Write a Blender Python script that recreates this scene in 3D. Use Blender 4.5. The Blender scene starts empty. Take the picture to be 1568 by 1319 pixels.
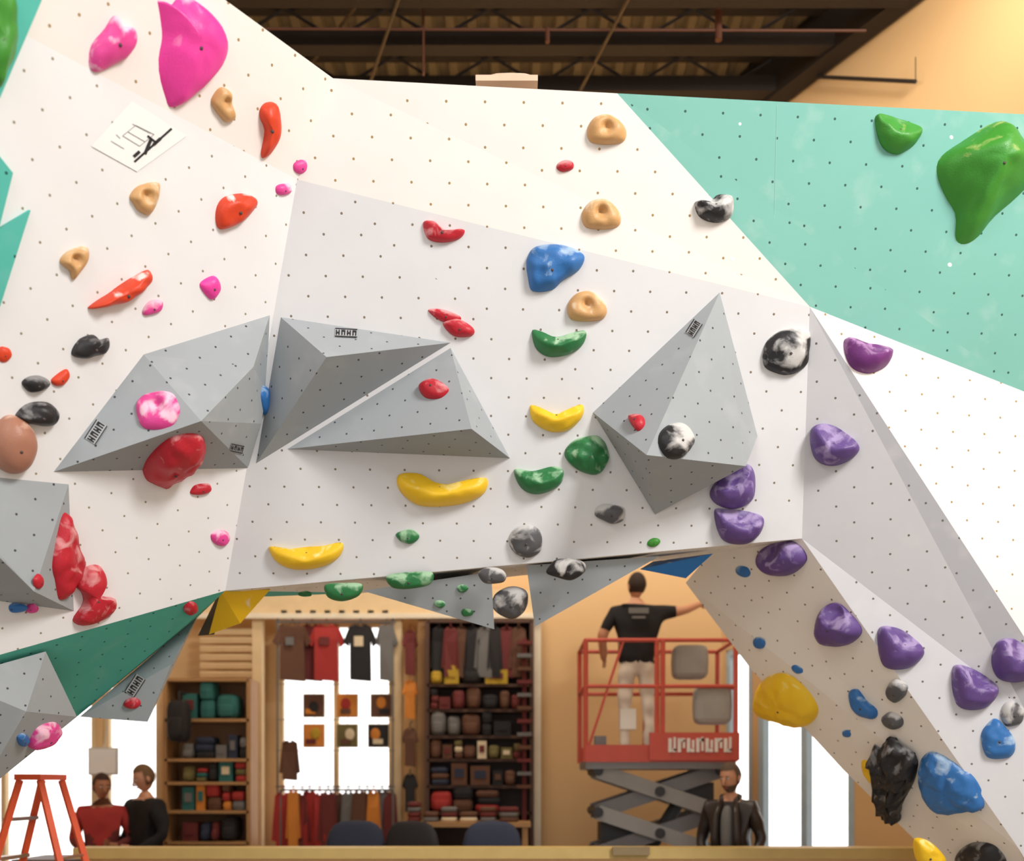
import bpy, math, random, bmesh
from mathutils import Vector, Matrix, noise
from mathutils.bvhtree import BVHTree
random.seed(4)
F=1500.0; HZ=1200.0; CU=784.0
CAM=Vector((0,0,1.6))
scene=bpy.context.scene
def ray(u,v): return Vector(((u-CU)/F,1.0,(HZ-v)/F))
def P(u,v,Y): return CAM+ray(u,v)*Y
def col(r,g,b):
    f=lambda c:(c/255/12.92) if c/255<=.04045 else ((c/255+.055)/1.055)**2.4
    return (f(r),f(g),f(b),1)
# ---------------------------------------------------------------- materials
def newmat(name):
    m=bpy.data.materials.new(name); m.use_nodes=True
    nt=m.node_tree; b=nt.nodes['Principled BSDF']
    return m,nt,b
_mc={}
def plain(name,rgb,rough=.6,metal=0,var=.12,scale=6):
    if name in _mc: return _mc[name]
    m,nt,b=newmat(name)
    c=col(*rgb)
    tc=nt.nodes.new('ShaderNodeTexCoord'); nz=nt.nodes.new('ShaderNodeTexNoise'); nz.inputs['Scale'].default_value=scale
    nt.links.new(tc.outputs['Object'],nz.inputs['Vector'])
    mx=nt.nodes.new('ShaderNodeMix'); mx.data_type='RGBA'
    mx.inputs[6].default_value=tuple(x*(1-var) for x in c[:3])+(1,)
    mx.inputs[7].default_value=tuple(min(1,x*(1+var)) for x in c[:3])+(1,)
    nt.links.new(nz.outputs['Fac'],mx.inputs[0]); nt.links.new(mx.outputs[2],b.inputs['Base Color'])
    b.inputs['Roughness'].default_value=rough; b.inputs['Metallic'].default_value=metal
    _mc[name]=m; return m
def math_(nt,op,a,b=None,c=None):
    n=nt.nodes.new('ShaderNodeMath'); n.operation=op
    for i,x in enumerate((a,b,c)):
        if x is None: continue
        if isinstance(x,(int,float)): n.inputs[i].default_value=x
        else: nt.links.new(x,n.inputs[i])
    return n.outputs[0]
def vmath(nt,op,a,b=None):
    n=nt.nodes.new('ShaderNodeVectorMath'); n.operation=op
    for i,x in enumerate((a,b)):
        if x is None: continue
        if isinstance(x,tuple): n.inputs[i].default_value=x
        else: nt.links.new(x,n.inputs[i])
    return n.outputs['Value'] if op in('LENGTH',) else n.outputs['Vector']
def wallmat(name,rgb,dot=(120,105,88),sp=.2,rad=.0066,dust=.5):
    """painted plywood with a staggered grid of T-nut holes"""
    m,nt,b=newmat(name); c=col(*rgb)
    uv=nt.nodes.new('ShaderNodeUVMap').outputs[0]
    s=vmath(nt,'MULTIPLY',uv,(1/sp,1/sp,0))
    ms=[]
    for off in ((0.13,.21,0),(.63,.71,0)):
        a=vmath(nt,'ADD',s,off); fr=vmath(nt,'FRACTION',a); d=vmath(nt,'SUBTRACT',fr,(.5,.5,0))
        d=vmath(nt,'MULTIPLY',d,(1,1,0))
        l=vmath(nt,'LENGTH',d); ms.append(math_(nt,'LESS_THAN',l,rad/sp))
    dots=math_(nt,'MAXIMUM',ms[0],ms[1])
    nz=nt.nodes.new('ShaderNodeTexNoise'); nz.inputs['Scale'].default_value=1.7; nz.inputs['Detail'].default_value=6
    nt.links.new(uv,nz.inputs['Vector'])
    mx=nt.nodes.new('ShaderNodeMix'); mx.data_type='RGBA'
    mx.inputs[6].default_value=tuple(x*.93 for x in c[:3])+(1,)
    mx.inputs[7].default_value=tuple(min(.92,x*1.06+.01) for x in c[:3])+(1,)
    nt.links.new(nz.outputs['Fac'],mx.inputs[0])
    n2=nt.nodes.new('ShaderNodeTexNoise'); n2.inputs['Scale'].default_value=5; n2.inputs['Detail'].default_value=8
    nt.links.new(uv,n2.inputs['Vector'])
    r=nt.nodes.new('ShaderNodeMapRange'); r.inputs[1].default_value=.56; r.inputs[2].default_value=.8; r.inputs[4].default_value=.4*dust
    nt.links.new(n2.outputs['Fac'],r.inputs[0])
    m1=nt.nodes.new('ShaderNodeMix'); m1.data_type='RGBA'; m1.inputs[7].default_value=(.82,.81,.79,1)
    nt.links.new(r.outputs[0],m1.inputs[0]); nt.links.new(mx.outputs[2],m1.inputs[6])
    m2=nt.nodes.new('ShaderNodeMix'); m2.data_type='RGBA'; m2.inputs[7].default_value=col(*dot)
    nt.links.new(dots,m2.inputs[0]); nt.links.new(m1.outputs[2],m2.inputs[6])
    nt.links.new(m2.outputs[2],b.inputs['Base Color']); b.inputs['Roughness'].default_value=.8
    b.inputs['Specular IOR Level'].default_value=.25
    return m
def holdmat(name,rgb,chalk=.35,c2=(238,232,228),rough=.44,sc=11):
    if name in _mc: return _mc[name]
    m,nt,b=newmat(name)
    tc=nt.nodes.new('ShaderNodeTexCoord'); oi=nt.nodes.new('ShaderNodeObjectInfo')
    k=math_(nt,'MULTIPLY',oi.outputs['Random'],20)
    cb=nt.nodes.new('ShaderNodeCombineXYZ'); nt.links.new(k,cb.inputs[0]); nt.links.new(k,cb.inputs[1])
    v=vmath(nt,'ADD',tc.outputs['Object'],cb.outputs[0])
    nz=nt.nodes.new('ShaderNodeTexNoise'); nz.inputs['Scale'].default_value=sc; nz.inputs['Detail'].default_value=5; nz.inputs['Distortion'].default_value=.6
    nt.links.new(v,nz.inputs['Vector'])
    nn=math_(nt,'MULTIPLY_ADD',nz.outputs['Fac'],1.7,-.35)
    g=nt.nodes.new('ShaderNodeNewGeometry'); sx=nt.nodes.new('ShaderNodeSeparateXYZ'); nt.links.new(g.outputs['Normal'],sx.inputs[0])
    up=math_(nt,'MULTIPLY_ADD',sx.outputs[2],.24,nn)
    r=nt.nodes.new('ShaderNodeMapRange'); r.inputs[1].default_value=.8-chalk*.68; r.inputs[2].default_value=1.02-chalk*.68; r.inputs[4].default_value=.82
    nt.links.new(up,r.inputs[0])
    mx=nt.nodes.new('ShaderNodeMix'); mx.data_type='RGBA'; mx.inputs[6].default_value=col(*rgb); mx.inputs[7].default_value=col(*c2)
    nt.links.new(r.outputs[0],mx.inputs[0]); nt.links.new(mx.outputs[2],b.inputs['Base Color'])
    rr=nt.nodes.new('ShaderNodeMapRange'); rr.inputs[3].default_value=rough; rr.inputs[4].default_value=.85
    nt.links.new(r.outputs[0],rr.inputs[0]); nt.links.new(rr.outputs[0],b.inputs['Roughness']); b.inputs['Specular IOR Level'].default_value=.42
    bp=nt.nodes.new('ShaderNodeBump'); bp.inputs['Strength'].default_value=.3; bp.inputs['Distance'].default_value=.004
    n3=nt.nodes.new('ShaderNodeTexNoise'); n3.inputs['Scale'].default_value=160; nt.links.new(tc.outputs['Object'],n3.inputs['Vector'])
    nt.links.new(n3.outputs['Fac'],bp.inputs['Height']); nt.links.new(bp.outputs[0],b.inputs['Normal'])
    _mc[name]=m; return m
M_white=wallmat('wall_paint_white',(240,234,229),dot=(165,138,96))
M_left=wallmat('wall_paint_left',(231,231,232),dot=(150,138,120),rad=.006)
M_mid=wallmat('wall_paint_offwhite',(219,219,221),dot=(128,116,102))
M_teal=wallmat('wall_paint_teal',(122,182,170),dot=(58,92,86),dust=.45)
M_teald=wallmat('wall_paint_teal_dark',(84,182,168),dot=(36,90,84),dust=.2)
M_grey1=wallmat('wall_paint_grey',(168,168,173),dot=(100,96,94))
M_grey2=wallmat('wall_paint_lightgrey',(206,206,210),dot=(115,105,98))
M_cream=wallmat('wall_paint_cream',(236,230,222),dot=(130,112,100))
M_vol=wallmat('volume_grey',(158,164,168),dot=(70,72,76),sp=.17,rad=.006,dust=.3)
M_edge=plain('plywood_edge',(205,200,192))
M_bolt=plain('bolt_dark',(38,34,34),.4,.5)
M_hole=plain('bolt_hole_shadow',(78,66,66),.7)
# ---------------------------------------------------------------- mesh builder
class MB:
    def __init__(s): s.v=[];s.f=[];s.m=[]
    def poly(s,pts,mat=0):
        k=len(s.v); s.v+= [Vector(p) for p in pts]; s.f.append(list(range(k,k+len(pts)))); s.m.append(mat)
    def box(s,c,d,mat=0,rot=None):
        k=len(s.v); c=Vector(c)
        for x in(-.5,.5):
            for y in(-.5,.5):
                for z in(-.5,.5):
                    p=Vector((x*d[0],y*d[1],z*d[2]))
                    if rot: p=rot@p
                    s.v.append(c+p)
        for q in((0,1,3,2),(4,6,7,5),(0,4,5,1),(2,3,7,6),(0,2,6,4),(1,5,7,3)):
            s.f.append([k+i for i in q]); s.m.append(mat)
    def tube(s,pts,rs,n=8,mat=0):
        pts=[Vector(p) for p in pts]
        if isinstance(rs,(int,float)): rs=[rs]*len(pts)
        k=len(s.v); prev=None
        for i,p in enumerate(pts):
            d=(pts[min(i+1,len(pts)-1)]-pts[max(i-1,0)]).normalized()
            a=prev if prev else (Vector((0,0,1)) if abs(d.z)<.9 else Vector((1,0,0)))
            x=(a-d*a.dot(d)).normalized(); prev=x; y=d.cross(x)
            for j in range(n):
                t=2*math.pi*j/n; s.v.append(p+(x*math.cos(t)+y*math.sin(t))*rs[i])
        for i in range(len(pts)-1):
            for j in range(n):
                s.f.append([k+i*n+j,k+i*n+(j+1)%n,k+(i+1)*n+(j+1)%n,k+(i+1)*n+j]); s.m.append(mat)
        s.f.append([k+j for j in range(n)][::-1]); s.m.append(mat)
        s.f.append([k+(len(pts)-1)*n+j for j in range(n)]); s.m.append(mat)
    def ell(s,c,r,mat=0,nu=16,nv=10,e=1.0,fn=None,rot=None,keep=None):
        k=len(s.v); c=Vector(c); sg=lambda x:(abs(x)**e)*(1 if x>=0 else -1)
        loc=[]
        for i in range(nv+1):
            th=-math.pi/2+math.pi*i/nv
            for j in range(nu):
                ph=2*math.pi*j/nu
                p=Vector((r[0]*sg(math.cos(th))*sg(math.cos(ph)),r[1]*sg(math.cos(th))*sg(math.sin(ph)),r[2]*sg(math.sin(th))))
                if fn: p=fn(p)
                loc.append(p.copy())
                if rot: p=rot@p
                s.v.append(c+p)
        for i in range(nv):
            for j in range(nu):
                q=[i*nu+j,i*nu+(j+1)%nu,(i+1)*nu+(j+1)%nu,(i+1)*nu+j]
                if keep and not keep(sum((loc[a] for a in q),Vector())/4): continue
                s.f.append([k+a for a in q]); s.m.append(mat)
    def xf(s,M,start=0):
        for i in range(start,len(s.v)): s.v[i]=M@s.v[i]
    def make(s,name,mats,parent=None,smooth=False,origin=None,uv=False):
        me=bpy.data.meshes.new(name)
        o=Vector(origin) if origin is not None else Vector()
        me.from_pydata([tuple(p-o) for p in s.v],[],s.f)
        for m in mats: me.materials.append(m)
        me.polygons.foreach_set('material_index',s.m)
        if smooth: me.polygons.foreach_set('use_smooth',[True]*len(me.polygons))
        me.update()
        if uv:
            l=me.uv_layers.new(name='UVMap')
            for p in me.polygons:
                n=p.normal
                if n.y>0: n=-n
                t=Vector((0,0,1)).cross(n)
                t=t.normalized() if t.length>.05 else Vector((1,0,0))
                b=n.cross(t)
                for li in p.loop_indices:
                    q=me.vertices[me.loops[li].vertex_index].co+o
                    l.data[li].uv=(q.dot(t),q.dot(b))
        ob=bpy.data.objects.new(name,me); ob.location=o
        scene.collection.objects.link(ob)
        if parent: ob.parent=parent
        return ob
def empty(name,loc=(0,0,0)):
    e=bpy.data.objects.new(name,None); e.location=loc; scene.collection.objects.link(e); e.empty_display_size=.1; return e
SURF_V=[];SURF_F=[]
def addsurf(mb):
    k=len(SURF_V); SURF_V.extend([p.copy() for p in mb.v]); SURF_F.extend([[k+i for i in f] for f in mb.f])
BVH=None
def rebuild():
    global BVH; BVH=BVHTree.FromPolygons([tuple(p) for p in SURF_V],SURF_F)
def hit(u,v):
    d=ray(u,v).normalized(); loc,n,i,dist=BVH.ray_cast(CAM,d)
    if loc is None:return None
    if n.dot(d)>0:n=-n
    return loc,n
def onplane(u,v,p0,n,h=0):
    d=ray(u,v); t=((p0+n*h)-CAM).dot(n)/d.dot(n); return CAM+d*t
# ---------------------------------------------------------------- climbing wall shell
V={
'P1':(510,120,5.0),'P2':(455,275,5.15),'P4':(345,905,5.9),'P5':(0,1003,5.05),
'B1':(945,143,5.05),'B2':(1568,175,5.21),'B3':(1900,192,5.29),
'Q':(1240,470,5.455),'R':(1228,825,5.9),'T':(1568,600,5.7),'T2':(1900,731,5.9),
'U':(1568,975,5.75),'U3':(1940,1607,5.9),'W':(1568,1085,5.85),'W3':(1830,1607,5.95),
'S':(1560,1300,5.95),'S3':(1740,1607,6.0),
'D1':(1085,850,6.5),'D2':(1050,893,6.75),'D3':(1150,1025,6.8),'D4':(1290,1178,6.75),'D5':(1420,1305,6.7),'D6':(1690,1590,6.7),
'K1':(405,914,6.5),'K2':(560,908,6.55),
}
W={k:P(*x) for k,x in V.items()}
n1=(W['P4']-W['P2']).cross(W['P5']-W['P4']).normalized()
for k,u,v in(('P3',60,65),('P3b',-200,-75),('P5b',-260,1075)): W[k]=onplane(u,v,W['P2'],n1)
n2=(W['P2']-W['P1']).cross(W['P3']-W['P1']).normalized()
for k,u,v in(('P1b',345,0),('P0',-60,-295)): W[k]=onplane(u,v,W['P1'],n2)
mb=MB()
def fc(keys,mat):
    pts=[W[k] for k in keys]
    for i in range(1,len(pts)-1): mb.poly([pts[0],pts[i],pts[i+1]],mat)
fc(['P3','P3b','P0','P1b'],0); fc(['P3','P1b','P1','P2'],0)
fc(['P2','P4','P5','P5b','P3b','P3'],1)
fc(['P1','B1','Q','P2'],0)
fc(['P2','Q','R','P4'],2)
fc(['B1','B2','T','Q'],3); fc(['B2','B3','T2','T'],3)
fc(['Q','T','U'],0); fc(['T','T2','U'],0); fc(['T2','U3','U'],0)
fc(['Q','U','W'],5); fc(['U','U3','W3','W'],5)
fc(['R','Q','W','S'],6); fc(['W','W3','S3','S'],6)
fc(['R','S','D1'],7); fc(['S','D2','D1'],7); fc(['S','D3','D2'],7); fc(['S','D4','D3'],7); fc(['S','D5','D4'],7); fc(['S','S3','D6','D5'],7)
fc(['P4','R','D1','K2'],7); fc(['P4','K2','K1'],4)
W['L1']=P(300,948,6.35);W['L2']=P(118,1098,6.2);W['L3']=P(-60,1180,5.9);W['L4']=P(-260,1160,5.6)
fc(['P4','L1','L2'],4);fc(['P4','L2','P5'],4);fc(['P5','L2','L3'],4);fc(['P5','L3','L4','P5b'],4)
W['G1']=Vector((-4.3,4.5,0));W['G2']=Vector((-3.9,5.6,0));W['G3']=Vector((-5.4,4.2,0))
W['P6']=P(-700,1150,4.2);W['P3c']=P(-600,-250,3.5)
fc(['P5b','L4','G2','G1'],6);fc(['P5b','G1','G3','P6'],1);fc(['P3b','P5b','P6','P3c'],1)
addsurf(mb)
nb=MB(); nb.v=[p.copy() for p in mb.v]; nb.f=[f[:] for f in mb.f]; nb.m=mb.m[:]
def strip(a,b,dv=Vector((0,.12,0))): nb.poly([W[a],W[b],W[b]+dv,W[a]+dv],8)
for a,b in(('P0','P1b'),('P1b','P1'),('P1','B1'),('B1','B2'),('B2','B3')): strip(a,b)
wall=nb.make('climbing_wall',[M_white,M_left,M_mid,M_teal,M_teald,M_grey1,M_grey2,M_cream,M_edge],uv=True)
rebuild()
def decal(pts,mats,name,h=.004,ref=None,uv=False):
    ru,rv=ref if ref else (sum(p[0] for p in pts)/len(pts),sum(p[1] for p in pts)/len(pts))
    p0,n=hit(ru,rv); b=MB()
    top=[onplane(u,v,p0,n,h) for u,v in pts]; b.poly(top,0)
    base=[p-n*(h+.002) for p in top]
    for i in range(len(pts)):
        j=(i+1)%len(pts); b.poly([top[i],base[i],base[j],top[j]],0)
    o=b.make(name,mats,uv=uv); return o,b
for pts in ([(-60,-60),(75,-30),(62,5),(0,150),(-60,200)],[(-40,200),(0,240),(20,265),(0,345),(-40,380)],[(47,322),(0,470),(-40,520),(-40,370),(0,350)]):
    o,b=decal(pts,[M_teald],'teal_climbing_panel',h=.02,ref=(15,(pts[0][1]+pts[-1][1])/2+60),uv=True); addsurf(b)
b=MB()
for a,c in(((1190,160),(1184,412)),):
    p0,n=hit((a[0]+c[0])/2,(a[1]+c[1])/2); A=onplane(*a,p0,n,.0012);C=onplane(*c,p0,n,.0012); s=(C-A).cross(n).normalized()*.0015
    b.poly([A+s,C+s,C-s,A-s])
b.make('trim_panel_joint',[plain('joint_teal',(140,194,184))])
rebuild()
# ---------------------------------------------------------------- volumes
def volume(name,ref,pts,faces,mat=None):
    p0,n=hit(*ref)
    L={k:(onplane(x[0],x[1],p0,n,x[2])) for k,x in pts.items()}
    b=MB()
    for f in faces: b.poly([L[c] for c in f],0)
    o=b.make(name,[mat or M_vol],uv=True)
    addsurf(b); return o
vols={}
vols[1]=volume('grey_climbing_volume',(250,560),{'A':(220,543,0),'B':(413,483,0),'D':(380,717,0),'E':(82,723,0),'C':(408,600,0),'P':(308,645,.36),'Q':(388,562,.17),'R':(400,649,.1)},
  ['AEP','APQ','AQB','QPR','BQC','QRC','PDR','RDC','EDP'])
vols[2]=volume('grey_climbing_volume',(560,560),{'A':(430,486,0),'B':(690,525,0),'C':(392,710,0),'P':(500,547,.3)},['ABP','APC','PBC'])
vols[3]=volume('grey_climbing_volume',(620,650),{'A':(690,533,0),'B':(781,702,0),'C':(440,688,0),'P':(722,657,.36),},['ACP','APB','CBP'])
vols[4]=volume('grey_climbing_volume',(1050,620),{'T':(1102,448,0),'L':(908,632,0),'B':(1003,788,0),'R':(1160,668,0),'P':(990,697,.48),'Q':(1142,714,.18)},
  ['TLP','TPQ','TQR','PBQ','LBP','QBR'])
vols[5]=volume('grey_climbing_volume',(50,800),{'A':(-120,720,0),'B':(105,742,0),'C':(113,936,0),'D':(-120,905,0),'P':(52,906,.2),'Q':(-20,835,.34)},['ABPQ','BCP','PCD','QPD','AQD'])
def rawvol(name,P3,faces,mat):
    b=MB(); L={k:P(*x) for k,x in P3.items()}
    for f in faces:b.poly([L[c] for c in f],0)
    o=b.make(name,[mat],uv=True); addsurf(b); return o
M_volb=holdmat('volume_blue',(38,118,190),.05); M_voly=holdmat('volume_yellow',(240,190,20),.1)
rawvol('grey_climbing_volume',{'A':(555,905,5.98),'B':(752,876,5.95),'C':(700,890,6.6),'P':(757,964,6.15)},['ABP','APC','BPC','ABC'],M_vol)
rawvol('grey_climbing_volume',{'A':(806,866,5.96),'B':(1010,852,5.96),'C':(900,870,6.6),'P':(819,960,6.15)},['ABP','APC','BPC','ABC'],M_vol)
rawvol('blue_climbing_volume',{'A':(980,872,6.1),'B':(1092,848,6.1),'C':(1000,860,6.3),'P':(1050,886,6.2)},['CBP','ACP','ABC','ABP'],M_volb)
rawvol('yellow_climbing_volume',{'A':(338,905,5.95),'B':(414,903,6.0),'C':(395,905,6.5),'P':(320,972,6.2),'Q':(368,955,6.1)},['ABQ','APQ','BQC','QPC','APC'],M_voly)
rawvol('dark_climbing_volume',{'A':(335,908,6.3),'B':(303,974,6.3),'C':(328,972,6.3),'P':(340,940,6.25),'D':(330,930,6.6)},['ABC','ACP','ABD','PCD','BCD'],plain('volume_dark',(84,74,64)))
rawvol('grey_climbing_volume',{'A':(70,998,5.25),'B':(118,1098,5.6),'C':(-40,1225,5.3),'D':(-80,1040,4.9),'P':(40,1090,5.15),'E':(0,1100,5.8)},['APB','PBC','APD','PCD','BCE'],M_vol)
rawvol('grey_climbing_volume',{'A':(122,1098,6.15),'B':(302,945,6.25),'C':(226,1106,6.2),'P':(262,1018,6.1),'D':(200,1060,6.6)},['ABP','APC','BPC','ABD','ACD'],M_vol)
rebuild()
M_ink=plain('ink_black',(25,25,28)); M_paper=plain('paper_white',(238,238,236),var=.03); M_lab=plain('label_grey',(176,178,180))
def label(cx,cy,w,h,ang,par):
    p0,n=hit(cx,cy); b=MB(); ca,sa=math.cos(ang),math.sin(ang)
    def q(x,y): return onplane(cx+x*ca-y*sa,cy+x*sa+y*ca,p0,n,.004)
    def r(x0,y0,x1,y1,m,o=.0):
        b.poly([q(x0,y0)+n*o,q(x1,y0)+n*o,q(x1,y1)+n*o,q(x0,y1)+n*o],m)
    r(-w/2,-h/2,w/2,h/2,1)
    r(-w/2,-h/2,w/2,-h/2+1.5,0,.002); r(-w/2,h/2-1.5,w/2,h/2,0,.002)
    for i in range(4):
        x=-w/2+w*(i+.5)/4
        r(x-w*.09,-h*.3,x-w*.03,h*.3,0,.002); r(x+w*.03,-h*.3,x+w*.09,h*.3,0,.002); r(x-w*.09,-h*(.3 if i%2 else .05),x+w*.09,-h*(.1 if i%2 else -.12),0,.003)
    b.make('label',[M_ink,M_lab],parent=par)
label(530,510,34,13,.05,vols[2]); label(147,662,34,20,-1.0,vols[1]); label(1063,503,24,16,-1.0,vols[4]); label(363,687,20,12,.2,vols[1]); label(207,1050,32,18,-1.0,vols[1])
p0,n=hit(213,208); b=MB()
q=lambda u,v,h=.004:onplane(u,v,p0,n,h)
b.poly([q(140,224),q(202,155),q(286,208),q(210,263)],0)
def stroke(a,c,w,h=.006):
    d=Vector((c[0]-a[0],c[1]-a[1])); pp=Vector((-d.y,d.x)).normalized()*w/2
    b.poly([q(a[0]+pp.x,a[1]+pp.y,h),q(c[0]+pp.x,c[1]+pp.y,h),q(c[0]-pp.x,c[1]-pp.y,h),q(a[0]-pp.x,a[1]-pp.y,h)],1 if w>1.5 else 2)
stroke((206,248),(263,197),3.4);stroke((222,236),(232,212),5,.007);stroke((226,208),(240,219),3,.007);stroke((205,240),(214,232),5,.007);stroke((235,222),(246,212),5,.007)
for a,c in(((188,208),(208,192)),((208,192),(236,206)),((236,206),(214,224)),((214,224),(188,208)),((196,202),(222,217)),((170,216),(190,228)),((178,206),(184,212)),((203,190),(230,204))): stroke(a,c,.9)
b.make('route_notice_paper',[M_paper,M_ink,plain('pencil_grey',(130,130,132))])
# ---------------------------------------------------------------- holds
def smooth_closed(pts,n=44):
    k=len(pts); out=[]
    for i in range(n):
        t=i*k/n; j=int(t); f=t-j
        p=[Vector(pts[(j+o)%k]) for o in(-1,0,1,2)]
        out.append(.5*((2*p[1])+(-p[0]+p[2])*f+(2*p[0]-5*p[1]+4*p[2]-p[3])*f*f+(-p[0]+3*p[1]-3*p[2]+p[3])*f**3))
    return out
def E(cx,cy,w,h,rot=0,irr=.1,n=9):
    o=[]
    for i in range(n):
        a=2*math.pi*i/n; r=1+random.uniform(-irr,irr)
        x=math.cos(a)*w/2*r;y=math.sin(a)*h/2*r
        o.append((cx+x*math.cos(rot)-y*math.sin(rot),cy+x*math.sin(rot)+y*math.cos(rot)))
    return o
def hold(name,pts,mat,h=.3,kind='dome',at=None,bolt=True,rough=.05,peak=(0,0),rot=0):
    cu=sum(p[0] for p in pts)/len(pts); cv=sum(p[1] for p in pts)/len(pts)
    r=hit(cu,cv) if at is None else (P(cu,cv,at[0]),Vector(at[1]).normalized())
    if r is None: r=(P(cu,cv,6.2),Vector((0,-1,-.3)).normalized())
    p0,n=r
    up=(Vector((0,0,1))-n*n.z).normalized(); rt=up.cross(n)
    fd=up*math.cos(math.radians(rot))+rt*math.sin(math.radians(rot)); fs=fd.cross(n)
    ol=[onplane(p.x,p.y,p0,n,-.004) for p in smooth_closed(pts)]
    c=sum(ol,Vector())/len(ol)
    ex=[abs((p-c).dot(rt)) for p in ol]; ez=[abs((p-c).dot(up)) for p in ol]
    size=2*min(max(ex),max(ez))**.6*max(max(ex),max(ez))**.4
    H=h*size; N=14 if kind=='jug' else 11; b=MB(); K=len(ol)
    pk=c+up*size*peak[1]+rt*size*peak[0]
    if kind=='jug':
        top_d=max((p-c).dot(fd) for p in ol); pk=c+fd*size*.06
    sd=Vector((cu*.13,cv*.07,0))
    for i in range(N):
        t=i/(N); rad=math.cos(t*math.pi/2)**.85; hh=math.sin(min(1,t*1.05)*math.pi/2)
        if kind=='horn': hh=t**.8; rad=(1-t)**.75
        for j in range(K):
            base=c.lerp(pk,hh if kind!='horn' else min(1,t*1.2))
            p=base+(ol[j]-c)*rad
            z=H*hh
            if kind=='ring':
                q_=(p-(c+up*size*.08)).length/size
                z*=1-.8*math.exp(-(q_/.15)**2)
            if kind=='jug':
                d_=(top_d-(p-c).dot(fd))/size; s_=(p-c).dot(fs)/size
                zc=H*(.12+d_*3.0)-H*.25*math.exp(-(s_/.22)**2)*max(0,min(1,d_*8))
                if i: z=min(z,zc)
            p=p+n*z
            if i: p=p+n*noise.noise(p*18+sd)*rough*size+rt*noise.noise(p*14-sd)*rough*size*.4
            b.v.append(p)
    for i in range(N-1):
        for j in range(K):
            b.f.append([i*K+j,i*K+(j+1)%K,(i+1)*K+(j+1)%K,(i+1)*K+j]); b.m.append(0)
    b.v.append(sum(b.v[(N-1)*K:],Vector())/K); top=len(b.v)-1
    for j in range(K): b.f.append([(N-1)*K+j,(N-1)*K+(j+1)%K,top]); b.m.append(0)
    if bolt:
        tp=b.v[top]; rr=min(.0075,size*.045)
        tp=tp-up*size*(.06 if kind!='jug' else .02)
        b.tube([tp-n*.02,tp+n*.002],[rr,rr],10,1)
    return b.make(name,[mat,M_hole],smooth=True,origin=c)
H_pink=holdmat('resin_pink',(226,70,150),.5,(246,208,224)); H_hot=holdmat('resin_hot_pink',(236,64,160),.36,(244,194,218),sc=5)
H_red=holdmat('resin_red',(188,32,48),.4,(226,160,162)); H_or=holdmat('resin_orange_red',(214,64,30),.1)
H_tan=holdmat('resin_tan',(206,160,106),.36,(232,210,182)); H_yel=holdmat('resin_yellow',(240,194,34),.18,(248,230,150))
H_grn=holdmat('resin_green',(40,116,64),.42,(170,205,170)); H_grn2=holdmat('resin_leaf_green',(62,142,48),.12,(160,180,100))
H_blu=holdmat('resin_blue',(48,110,176),.36,(170,194,216)); H_pur=holdmat('resin_purple',(96,70,134),.4,(168,150,192)); H_pur2=holdmat('resin_magenta_purple',(112,48,120),.34,(186,142,190))
H_bw=holdmat('resin_black_marble',(36,36,39),.55,(222,220,218),sc=7); H_bk=holdmat('resin_black',(36,34,36),.34,(150,148,148)); H_gy=holdmat('resin_grey_marble',(84,84,87),.56,(212,210,208),sc=9); H_br=holdmat('resin_brown',(170,118,96),.2,(220,186,166),.4)
H=hold
G='green_climbing_hold';PK='pink_climbing_hold';RD='red_climbing_hold';TN='tan_climbing_hold';OR='orange_climbing_hold';BW='marbled_climbing_hold';BL='blue_climbing_hold';YL='yellow_climbing_hold';PU='purple_climbing_hold';BK='black_climbing_hold'
H(G,[(-45,-40),(10,-25),(24,30),(22,75),(8,110),(-5,135),(-40,90)],H_grn2,.25)
H(PK,[(173,24),(183,40),(200,42),(207,60),(198,82),(160,107),(140,109),(133,92),(140,66),(158,45)],H_pink,.26,peak=(.05,.1))
H(PK,[(239,0),(249,26),(258,12),(276,-6),(300,8),(326,35),(338,75),(328,105),(296,142),(262,165),(250,145),(240,100),(246,60),(243,25)],H_hot,.2,rough=.02,peak=(.12,.1))
H(TN,[(322,156),(330,138),(340,133),(352,140),(353,158),(358,180),(345,187),(333,175)],H_tan,.35,'ring')
H(OR,[(398,165),(408,156),(422,160),(428,190),(420,224),(403,242),(399,232),(404,200),(397,180)],H_or,.34)
H(PK,E(460,256,25,22,-.5),H_pink,.3); H(PK,E(433,291,28,18,-.3,.2),H_pink,.3)
H(TN,[(197,300),(212,284),(240,279),(242,296),(228,328),(212,324),(203,312)],H_tan,.36,'ring')
H(OR,[(329,326),(340,303),(370,296),(390,304),(388,320),(365,342),(335,351)],H_or,.28)
H(TN,[(90,400),(103,384),(130,377),(133,398),(112,428),(104,414)],H_tan,.36,'ring')
H(OR,[(134,471),(168,446),(200,425),(227,413),(226,434),(196,459),(155,471)],H_or,.28)
H(PK,[(305,435),(328,422),(337,443),(322,459)],H_hot,.28); H(PK,[(217,475),(229,460),(248,461),(245,476),(222,483)],H_pink,.3)
H(BK,[(108,541),(118,521),(140,512),(152,520),(166,518),(164,536),(140,546),(120,548)],H_bk,.4,rough=.12)
H(OR,E(6,543,22,26),H_or,.3); H(OR,[(78,580),(100,565),(106,576),(95,590),(82,590)],H_or,.3)
H(BK,E(54,588,42,26,-.1),H_bk,.45,rough=.1); H(BW,[(22,638),(40,618),(72,616),(88,632),(78,652),(42,648)],H_bk,.45,rough=.12)
H('brown_round_climbing_hold',E(18,680,70,90,0,.02,14),H_br,.45,rough=.01)
H(PK,[(209,628),(220,606),(262,602),(276,628),(262,654),(222,657)],H_pink,.22,'ring')
H(RD,[(218,730),(226,700),(262,668),(304,664),(313,684),(290,710),(245,738)],H_red,.24,rough=.04)
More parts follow.
